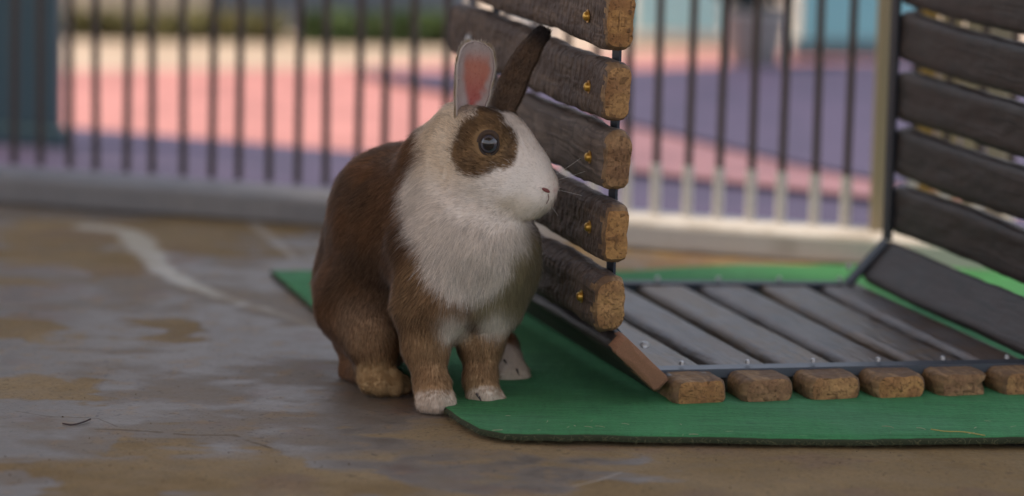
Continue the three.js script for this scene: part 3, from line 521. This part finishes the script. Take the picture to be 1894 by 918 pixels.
function surfaceNet(lo, hi, c) {
  const nx = Math.ceil((hi.x - lo.x) / c), ny = Math.ceil((hi.y - lo.y) / c), nz = Math.ceil((hi.z - lo.z) / c), f = new Float32Array((nx + 1) * (ny + 1) * (nz + 1)), I = (i, j, k) => (k * (ny + 1) + j) * (nx + 1) + i;
  for (let k = 0; k <= nz; k++) for (let j = 0; j <= ny; j++) for (let i = 0; i <= nx; i++) f[I(i, j, k)] = sd(lo.x + i * c, lo.y + j * c, lo.z + k * c);
  const id = new Int32Array(f.length).fill(-1), pos = [], idx = [];
  const C = [[0, 0, 0], [1, 0, 0], [0, 1, 0], [1, 1, 0], [0, 0, 1], [1, 0, 1], [0, 1, 1], [1, 1, 1]], E = [[0, 1], [2, 3], [4, 5], [6, 7], [0, 2], [1, 3], [4, 6], [5, 7], [0, 4], [1, 5], [2, 6], [3, 7]];
  for (let k = 0; k < nz; k++) for (let j = 0; j < ny; j++) for (let i = 0; i < nx; i++) {
    const v = C.map((q) => f[I(i + q[0], j + q[1], k + q[2])]); let m = 0; for (const e of v) if (e < 0) m++; if (m === 0 || m === 8) continue;
    let x = 0, y = 0, z = 0, n = 0; for (const [a, b] of E) if ((v[a] < 0) !== (v[b] < 0)) { const t = v[a] / (v[a] - v[b]); x += mix(C[a][0], C[b][0], t); y += mix(C[a][1], C[b][1], t); z += mix(C[a][2], C[b][2], t); n++; }
    id[I(i, j, k)] = pos.length / 3; pos.push(lo.x + (i + x / n) * c, lo.y + (j + y / n) * c, lo.z + (k + z / n) * c);
  }
  const quad = (a, b, d, e, flip) => { if (a < 0 || b < 0 || d < 0 || e < 0) return; flip ? idx.push(a, d, b, a, e, d) : idx.push(a, b, d, a, d, e); };
  for (let k = 1; k < nz; k++) for (let j = 1; j < ny; j++) for (let i = 1; i < nx; i++) {
    const s = f[I(i, j, k)] < 0;
    if (s !== f[I(i + 1, j, k)] < 0) quad(id[I(i, j - 1, k - 1)], id[I(i, j, k - 1)], id[I(i, j, k)], id[I(i, j - 1, k)], !s);
    if (s !== f[I(i, j + 1, k)] < 0) quad(id[I(i - 1, j, k - 1)], id[I(i - 1, j, k)], id[I(i, j, k)], id[I(i, j, k - 1)], !s);
    if (s !== f[I(i, j, k + 1)] < 0) quad(id[I(i - 1, j - 1, k)], id[I(i, j - 1, k)], id[I(i, j, k)], id[I(i - 1, j, k)], !s);
  }
  return [pos, idx];
}
// coat markings: each a patch with a place and a reach on the animal
const ell = (p, c, rx, ry, rz) => { const a = (p.x - c.x) / (rx * K), b = (p.y - c.y) / (ry * K), d = (p.z - c.z) / rz; return Math.sqrt(a * a + b * b + d * d); };
const eyeHit = hitPixel(904, 266), eyeN = grad(eyeHit, 0.004);
const cBib = P(872, 375, 0.02), cBibLow = P(868, 472, 0.04), cHead = P(935, 305, 0.01), cNape = P(838, 260, -0.01), cPatch = eyeHit.clone().add(P(893, 264, 0).sub(P(904, 266, 0))), cPatchUp = P(908, 222, 0.03), cPatchLow = eyeHit.clone().add(P(874, 288, 0).sub(P(904, 266, 0))), cPatchRight = eyeHit.clone().add(P(934, 272, 0).sub(P(904, 266, 0))), cPatchFar = P(955, 232, -0.036), cInner = P(838, 600, 0.045), cInner2 = P(918, 588, 0.02), cFlank = P(672, 600, 0.0), cShoulder = P(795, 560, 0.06), cFarSh = P(960, 520, 0.02), cSide = P(690, 420, 0.0), cCrown = P(925, 188, -0.02);
const pawFront = P(806, 745, 0.06), pawFar = P(898, 735, 0.034), footNear = P(705, 700, 0.0), footFar = P(945, 690, -0.065), mouthC = P(955, 372, 0.03), nosePt = P(1022, 350, 0.026);
const WHITE = [0.86, 0.8, 0.73], CREAM = [0.76, 0.63, 0.46], BROWN = [0.235, 0.125, 0.064], DARK = [0.135, 0.085, 0.053], RUST = [0.33, 0.165, 0.075], TAN = [0.42, 0.275, 0.15], OLIVE = [0.44, 0.37, 0.23], SOFT = [0.38, 0.26, 0.17];
function coat(p) {
  const w = (fbm(p.x * 90, p.y * 60, p.z * 90, 3) - 0.5) * 0.22, w2 = fbm(p.x * 34 + 5, p.y * 26, p.z * 34, 3), w3 = fbm(p.x * 160, p.y * 70, p.z * 160, 2);
  let c = mix3(BROWN, DARK, sst(0.42, 0.62, w2) * 0.65); c = mix3(c, RUST, sst(0.5, 0.68, fbm(p.x * 28 + 40, p.y * 24, p.z * 28 + 9, 3)) * 0.75);
  c = mix3(c, SOFT, sst(1.15, 0.5, ell(p, cFlank, 75, 75, 0.06) + w) * 0.8);
  c = mix3(c, TAN, sst(1.15, 0.7, ell(p, cShoulder, 78, 110, 0.07) + w) * (0.6 + 0.4 * w3));
  c = mix3(c, OLIVE, sst(1.15, 0.75, ell(p, cFarSh, 105, 105, 0.08) + w));
  if (p.y < 0.085 && p.z > -0.02) c = mix3(c, TAN, sst(0.085, 0.06, p.y + w * 0.04) * sst(-0.02, 0.01, p.z) * (0.65 + 0.35 * w3));
  c = mix3(c, WHITE, Math.max(sst(1.2, 0.4, ell(p, cInner, 40, 44, 0.05) + w * 2), sst(1.2, 0.4, ell(p, cInner2, 45, 40, 0.05) + w * 2)) * 0.9);
  const bib = sst(1.1, 0.9, Math.min(ell(p, cBib, 128, 128, 0.1), ell(p, cBibLow, 84, 82, 0.09)) + w * 1.2), head = sst(1.08, 0.95, ell(p, cHead, 125, 128, 0.075) + w * 0.5), nape = sst(1.08, 0.9, ell(p, cNape, 62, 80, 0.07) + w * 0.6);
  const wt = Math.max(bib, head, nape); c = mix3(c, mix3(WHITE, CREAM, sst(1.3, 0.6, ell(p, cNape, 75, 80, 0.09) + w) * 0.7), wt);
  c = mix3(c, CREAM, sst(1.2, 0.4, ell(p, mouthC, 45, 26, 0.03) + w) * 0.4);
  const pd = Math.min(ell(p, cPatch, 56, 50, 0.034), ell(p, cPatchUp, 27, 46, 0.03), ell(p, cPatchLow, 50, 38, 0.034), ell(p, cPatchRight, 26, 40, 0.03)) + w * 1.5, pf = ell(p, cPatchFar, 52, 70, 0.03) + w * 0.5, cr = ell(p, cCrown, 36, 26, 0.03) + w * 0.5;
  const patch = sst(1.08, 0.92, pd); c = mix3(c, mix3([0.27, 0.165, 0.08], [0.13, 0.083, 0.047], sst(0.3, 0.65, w3 * 0.6 + 0.4 * w2)), patch);
  c = mix3(c, [0.34, 0.22, 0.11], sst(1.2, 0.8, p.distanceTo(eyeHit) / 0.017) * 0.6);
  c = mix3(c, [0.12, 0.075, 0.045], Math.max(sst(1.06, 0.94, pf), sst(1.06, 0.94, cr)));
  c = mix3(c, [0.68, 0.58, 0.48], sst(1.12, 0.9, ell(p, pawFront, 46, 30, 0.045) + w)); c = mix3(c, [0.68, 0.58, 0.48], sst(1.12, 0.85, ell(p, pawFar, 38, 24, 0.04) + w));
  c = mix3(c, [0.42, 0.28, 0.14], sst(1.25, 0.75, ell(p, footNear, 60, 38, 0.07) + w * 1.5)); c = mix3(c, [0.68, 0.58, 0.48], sst(1.15, 0.9, ell(p, footFar, 45, 50, 0.07) + w));
  c = mix3(c, [0.6, 0.33, 0.3], sst(1.1, 0.5, ell(p, nosePt, 12, 10, 0.012)) * 0.8);
  return c;
}
const rabbitBase = G(815, 745), rabbit = thing('rabbit', 'brown and white rabbit sitting upright on the edge of the green mat, head turned aside', 'rabbit', rabbitBase);
const rb = (g) => g.translate(-rabbitBase.x, 0, -rabbitBase.z);
const hairMat = new THREE.MeshPhysicalMaterial({ vertexColors: true, roughness: 0.95, specularIntensity: 0.25, transmission: 0.5, thickness: 0 });
const furMat = new THREE.MeshPhysicalMaterial({ vertexColors: true, roughness: 0.75, specularIntensity: 0.25 });
{
  const [pos, idx] = surfaceNet(V3(-0.215, -0.006, -0.25), V3(0.06, 0.34, 0.11), 0.0034);
  const n = pos.length / 3, nor = new Float32Array(n * 3), col = new Float32Array(n * 3), p = V3(0, 0, 0);
  for (let i = 0; i < n; i++) { p.set(pos[i * 3], pos[i * 3 + 1], pos[i * 3 + 2]); const g = grad(p), c = coat(p); nor.set([g.x, g.y, g.z], i * 3); col.set(c, i * 3); }
  const g = new THREE.BufferGeometry(); g.setAttribute('position', new THREE.Float32BufferAttribute(pos, 3)); g.setAttribute('normal', new THREE.BufferAttribute(nor, 3)); g.setAttribute('color', new THREE.BufferAttribute(col, 3)); g.setIndex(idx);
  mesh('body', rb(g), furMat, rabbit);
  // hairs
  const facing = V3(Math.sin(R(36)), 0, Math.cos(R(36))), areas = new Float32Array(idx.length / 3); let tot = 0; const A = V3(), Bv = V3(), Cv = V3(), e1 = V3(), e2 = V3();
  const vget = (t, k, o) => o.set(pos[idx[t * 3 + k] * 3], pos[idx[t * 3 + k] * 3 + 1], pos[idx[t * 3 + k] * 3 + 2]);
  for (let t = 0; t < areas.length; t++) { vget(t, 0, A); vget(t, 1, Bv); vget(t, 2, Cv); tot += e1.subVectors(Bv, A).cross(e2.subVectors(Cv, A)).length(); areas[t] = tot; }
  const NH = 380000, hp = new Float32Array(NH * 15), hn = new Float32Array(NH * 15), hc = new Float32Array(NH * 15), hi = new Uint32Array(NH * 9);
  const q = V3(), nn = V3(), dir = V3(), sidev = V3(), headC = P(915, 300, 0.01), noseTip = P(1030, 350, 0.03), m1 = V3(), tip = V3();
  let cnt = 0;
  for (let s = 0; s < NH; s++) {
    const r = (s + rnd()) / NH * tot; let a = 0, b = areas.length - 1; while (a < b) { const m = (a + b) >> 1; areas[m] < r ? a = m + 1 : b = m; }
    vget(a, 0, A); vget(a, 1, Bv); vget(a, 2, Cv); let u = rnd(), v = rnd(); if (u + v > 1) { u = 1 - u; v = 1 - v; }
    q.copy(A).addScaledVector(e1.subVectors(Bv, A), u).addScaledVector(e2.subVectors(Cv, A), v); const i0 = idx[a * 3] * 3; nn.set(nor[i0], nor[i0 + 1], nor[i0 + 2]);
    if (q.distanceTo(eyeHit) < 0.0125 || q.y < 0.003) continue;
    const hd = q.distanceTo(headC), hw = sst(0.075, 0.055, hd), leg = sst(0.1, 0.07, q.y);
    const face = hw * sst(0.075, 0.03, q.distanceTo(noseTip));
    dir.copy(facing).multiplyScalar(-0.55 * (1 - leg)).add(m1.set(0, -0.8 - 0.4 * leg, 0)); dir.lerp(m1.subVectors(q, noseTip).normalize(), hw);
    dir.x += rr(-0.2, 0.2); dir.y += rr(-0.2, 0.2); dir.z += rr(-0.2, 0.2); dir.addScaledVector(nn, -dir.dot(nn)).normalize();
    const fluff = fbm(q.x * 60, q.y * 60, q.z * 60 + 3, 2) - 0.5; dir.addScaledVector(nn, 0.24 + rr(-0.1, 0.16) + fluff * 0.22).normalize();
    let len = mix(0.0125, 0.0065, hw); len = mix(len, 0.0042, face); len = mix(len, 0.0075, leg); if (q.y < 0.03) len *= 0.8; len *= rr(0.6, 1.2);
    if (rnd() < 0.06) len *= rr(1.2, 1.6);
    const wd = rr(0.00009, 0.0002); sidev.set(rr(-0.6, 0.6), rr(-0.6, 0.6), rr(-0.6, 0.6)).add(nn); sidev.crossVectors(dir, sidev).normalize().multiplyScalar(wd);
    m1.copy(q).addScaledVector(nn, -0.0006); const o = cnt * 15, md = V3().copy(m1).addScaledVector(dir, len * 0.55); tip.copy(md).addScaledVector(dir, len * 0.45).addScaledVector(nn, -len * 0.07); tip.y -= len * 0.06; if (tip.y < 0.0008) tip.y = 0.0008;
    [[m1, -1], [m1, 1], [md, -0.8], [md, 0.8], [tip, 0]].forEach(([pt, w], k) => { hp[o + k * 3] = pt.x + sidev.x * w; hp[o + k * 3 + 1] = pt.y + sidev.y * w; hp[o + k * 3 + 2] = pt.z + sidev.z * w; });
    const nv = V3().copy(nn).multiplyScalar(0.85).addScaledVector(dir, 0.15).normalize(), c = coat(m1.set(q.x + rr(-0.0045, 0.0045), q.y + rr(-0.0045, 0.0045), q.z + rr(-0.0045, 0.0045))), dk = c[0] < 0.4, j = rr(0.68, 1.32) * (dk && rnd() < 0.3 ? rr(0.38, 0.65) : dk && rnd() < 0.25 ? rr(1.3, 1.75) : 1), tj = rr(0.9, 1.2);
    for (let k = 0; k < 5; k++) { hn.set([nv.x, nv.y, nv.z], o + k * 3); const f = k === 4 ? j * tj : j; hc[o + k * 3] = c[0] * f; hc[o + k * 3 + 1] = c[1] * f; hc[o + k * 3 + 2] = c[2] * f; }
    const b0 = cnt * 5; hi.set([b0, b0 + 1, b0 + 2, b0 + 1, b0 + 3, b0 + 2, b0 + 2, b0 + 3, b0 + 4], cnt * 9); cnt++;
  }
  const h = new THREE.BufferGeometry(); h.setAttribute('position', new THREE.BufferAttribute(hp.slice(0, cnt * 15), 3)); h.setAttribute('normal', new THREE.BufferAttribute(hn.slice(0, cnt * 15), 3)); h.setAttribute('color', new THREE.BufferAttribute(hc.slice(0, cnt * 15), 3)); h.setIndex(new THREE.BufferAttribute(hi.slice(0, cnt * 9), 1));
  const fur = mesh('fur', rb(h), hairMat, rabbit); fur.userData.kind = 'stuff';
}
// ears: cupped shells with an outer and an inner skin
function ear(base, tip, bend, open, prof, curl, colOut, colIn, label) {
  const axis = tip.clone().sub(base), L = axis.length(), ad = axis.clone().normalize(), od = open.clone().addScaledVector(ad, -open.dot(ad)).normalize(), sdv = ad.clone().cross(od).normalize();
  const NT = 40, NS = 24, th = 0.0022, pos = [], col = [], idx = [];
  const wAt = (t) => { let i = 0; while (i < prof.length - 2 && t > prof[i + 1][0]) i++; const a = prof[i], b = prof[i + 1], s = (t - a[0]) / (b[0] - a[0]); return mix(a[1], b[1], s * s * (3 - 2 * s)) * K; };
  const pt = (t, s, off) => { const w = Math.max(0.0004, t > 0.86 ? wAt(0.86) * Math.sqrt(Math.max(0, 1 - Math.pow((t - 0.86) / 0.14, 2))) : wAt(t)), cu = mix(curl[0], curl[1], t), ph = s * cu, rad = w / Math.sin(Math.min(cu, 1.57)); return base.clone().addScaledVector(ad, L * t).addScaledVector(bend, Math.sin(Math.PI * t)).addScaledVector(sdv, Math.sin(ph) * (rad + off)).addScaledVector(od, (1 - Math.cos(ph)) * rad - off * Math.cos(ph)); };
  for (const [off, cf] of [[th, colOut], [0, colIn]]) for (let i = 0; i <= NT; i++) for (let k = 0; k <= NS; k++) { const t = i / NT, s = k / NS * 2 - 1, p = pt(t, s, off); pos.push(p.x, p.y, p.z); col.push(...cf(t, s, p)); }
  const W = NS + 1, S = (NT + 1) * W;
  for (let i = 0; i < NT; i++) for (let k = 0; k < NS; k++) { const a = i * W + k; idx.push(a, a + W, a + 1, a + 1, a + W, a + W + 1); const b = S + a; idx.push(b, b + 1, b + W, b + 1, b + W + 1, b + W); }
  for (let i = 0; i < NT; i++) for (const k of [0, NS]) { const a = i * W + k; idx.push(a, S + a, a + W, S + a, S + a + W, a + W); }
  for (let k = 0; k < NS; k++) { const a = NT * W + k; idx.push(a, a + 1, S + a, a + 1, S + a + 1, S + a); }
  // short hair over the outer skin and along the rim
  const hp = [], hcol = [], hidx = [];
  for (let n = 0; n < 9000; n++) {
    const t = rr(0.02, 0.995), rim = rnd() < 0.3, s = rim ? (rnd() < 0.5 ? -1 : 1) * rr(0.93, 1) : rr(-1, 1), inside = !rim && rnd() < 0.18; const p = pt(t, s, inside ? -0.0002 : th), ctr = pt(t, 0, 0).addScaledVector(od, wAt(Math.min(t, 0.86)) * 0.6); const nr = p.clone().sub(ctr).normalize().multiplyScalar(inside ? -1 : 1);
    const d = ad.clone().multiplyScalar(0.8).addScaledVector(nr, 0.4).add(V3(rr(-0.3, 0.3), rr(-0.3, 0.3), rr(-0.3, 0.3))).normalize(), l = rr(0.0015, 0.0035) * (inside ? 0.7 : rim ? 1.5 : 1), sv = d.clone().cross(nr.clone().add(V3(rr(-0.5, 0.5), rr(-0.5, 0.5), rr(-0.5, 0.5)))).normalize().multiplyScalar(0.0002), b = hp.length / 3, e = p.clone().addScaledVector(d, l), c = (inside ? colIn : colOut)(t, s, p), j = rr(0.75, 1.25);
    hp.push(p.x - sv.x, p.y - sv.y, p.z - sv.z, p.x + sv.x, p.y + sv.y, p.z + sv.z, e.x, e.y, e.z); for (let k = 0; k < 3; k++) hcol.push(c[0] * j, c[1] * j, c[2] * j); hidx.push(b, b + 1, b + 2);
  }
  const mk = (p, c, i) => { const g = new THREE.BufferGeometry(); g.setAttribute('position', new THREE.Float32BufferAttribute(p, 3)); g.setAttribute('color', new THREE.Float32BufferAttribute(c, 3)); g.setIndex(i); g.computeVertexNormals(); return rb(g); };
  const o = mesh('ear', mk(pos, col, idx), new THREE.MeshPhysicalMaterial({ vertexColors: true, roughness: 0.7, transmission: 0.22, thickness: 0, specularIntensity: 0.3 }), rabbit); o.userData.label = label;
  const f = mesh('ear_fur', mk(hp, hcol, hidx), hairMat, o); f.userData.kind = 'stuff'; return o;
}
const earW = (t, s, p) => mix3([0.62, 0.55, 0.47], [0.56, 0.46, 0.33], sst(0.4, 0.7, noise(p.x * 200, p.y * 120)));
const earPink = (t, s, p) => { const e = Math.abs(s - 0.22), f = sst(0.86, 0.5, e + 0.22 * noise(p.y * 150, p.x * 150) + 0.55 * sst(0.6, 0.1, t)) * sst(0.94, 0.72, t); return mix3([0.58, 0.5, 0.48], mix3([0.62, 0.27, 0.2], [0.55, 0.17, 0.15], sst(0.7, 0.3, t)), f); };
const earB = (t, s, p) => { const n = noise(p.x * 240, p.y * 240, p.z * 240); return mix3(mix3([0.17, 0.11, 0.07], [0.12, 0.08, 0.056], n), [0.03, 0.023, 0.022], sst(0.7, 0.92, t)); };
ear(P(858, 240, 0.004), P(878, 76, 0.006), V3(0.0, 0, -0.003), V3(0.38, 0, 0.92), [[0, 18], [0.22, 26], [0.45, 32], [0.72, 36], [1, 28]], [1.5, 0.95], earW, earPink, 'upright pale ear with pink inside');
ear(P(916, 205, -0.012), P(1007, 50, -0.03), V3(-0.0055, 0.0035, 0), V3(0.72, 0.1, -0.62), [[0, 24], [0.28, 29], [0.6, 25], [0.86, 17], [1, 12]], [1.5, 1.2], earB, (t, s, p) => mix3([0.3, 0.27, 0.26], [0.4, 0.22, 0.18], sst(0.9, 0.5, Math.abs(s))), 'brown ear with dark tip leaning aside');
// eye
{
  const ax = eyeN.clone().add(V3(0.02, 0.02, 0.25)).normalize(), c = eyeHit.clone().addScaledVector(eyeN, -0.0052), r = 0.0102, g = new THREE.SphereGeometry(r, 48, 36).rotateX(Math.PI / 2), p = g.attributes.position, col = [];
  for (let i = 0; i < p.count; i++) { const a = Math.acos(Math.min(1, Math.max(-1, p.getZ(i) / r))) * 180 / Math.PI; let k = [0.004, 0.004, 0.006]; k = mix3(k, [0.05, 0.05, 0.068], sst(31, 36, a) * sst(58, 48, a)); col.push(...k); }
  g.setAttribute('color', new THREE.Float32BufferAttribute(col, 3));
  const o = mesh('eye', g, new THREE.MeshPhysicalMaterial({ vertexColors: true, roughness: 0.12, clearcoat: 1, clearcoatRoughness: 0.03 }), rabbit); o.position.copy(c).sub(V3(rabbitBase.x, 0, rabbitBase.z)); o.quaternion.setFromUnitVectors(V3(0, 0, 1), ax); o.scale.set(0.95, 1.08, 1);
  const lid = mesh('eyelid', new THREE.TorusGeometry(0.0096, 0.0014, 10, 40).scale(0.92, 1.12, 1), mat(0.035, 0.022, 0.016, { roughness: 0.6 }), rabbit); lid.position.copy(eyeHit).addScaledVector(eyeN, -0.0012).sub(V3(rabbitBase.x, 0, rabbitBase.z)); lid.quaternion.setFromUnitVectors(V3(0, 0, 1), eyeN.clone().add(V3(0, 0, 0.2)).normalize());
  const up = mesh('eyelid', new THREE.TorusGeometry(0.0094, 0.0026, 10, 30, 2.5).rotateZ(0.55).scale(0.96, 1.1, 1), mat(0.06, 0.036, 0.022, { roughness: 0.8 }), rabbit); up.position.copy(lid.position).addScaledVector(eyeN, 0.0008); up.quaternion.copy(lid.quaternion); up.userData.label = 'dark upper eyelid';
}
// nostril, mouth, whiskers, claws
{
  const h = hitPixel(1010, 352), n = grad(h, 0.003), g = new THREE.SphereGeometry(1, 16, 12).scale(0.0046, 0.0018, 0.0012), o = mesh('nostril', g, mat(0.22, 0.06, 0.055, { roughness: 0.5 }), rabbit); o.position.copy(h).sub(V3(rabbitBase.x, 0, rabbitBase.z)); o.quaternion.setFromUnitVectors(V3(0, 0, 1), n); o.rotateZ(-0.45);
  const mp = [[1014, 360], [1015, 365], [1014, 371], [1011, 377]].map(([x, y]) => hitPixel(x, y)); mesh('mouth', rb(new THREE.TubeGeometry(new THREE.CatmullRomCurve3(mp), 12, 0.0005, 6)), mat(0.3, 0.2, 0.17), rabbit);
  const wm = mat(0.7, 0.68, 0.62, { roughness: 0.4 });
  const roots = [[1004, 336, 0.034, 0.028, 0.01], [1001, 341, 0.04, 0.02, 0.02], [999, 347, 0.038, 0.002, 0.03], [992, 352, 0.02, -0.012, 0.045], [986, 346, 0.012, 0.0, 0.05]];
  for (const [x, y, dx, dy, dz] of roots) { const a = hitPixel(x, y); mesh('whisker', rb(new THREE.TubeGeometry(new THREE.QuadraticBezierCurve3(a, a.clone().add(V3(dx * 0.5, dy * 0.35, dz * 0.5)), a.clone().add(V3(dx, dy - 0.004, dz))), 8, 0.00009, 4)), wm, rabbit); }
  const cm = mat(0.05, 0.035, 0.03, { roughness: 0.4 });
  for (const [x, y] of [[885, 735], [890, 741], [936, 672], [958, 690]]) { const a = hitPixel(x, y), nn = grad(a, 0.003); const o = mesh('claw', new THREE.ConeGeometry(0.0012, 0.008, 8), cm, rabbit); o.position.copy(a).sub(V3(rabbitBase.x, 0, rabbitBase.z)).addScaledVector(nn, 0.0006); o.quaternion.setFromUnitVectors(V3(0, 1, 0), V3(0.4, -0.7, 0.5).addScaledVector(nn, -nn.dot(V3(0.4, -0.7, 0.5)) * 0.9).normalize()); }
}
renderer.render(scene, camera);
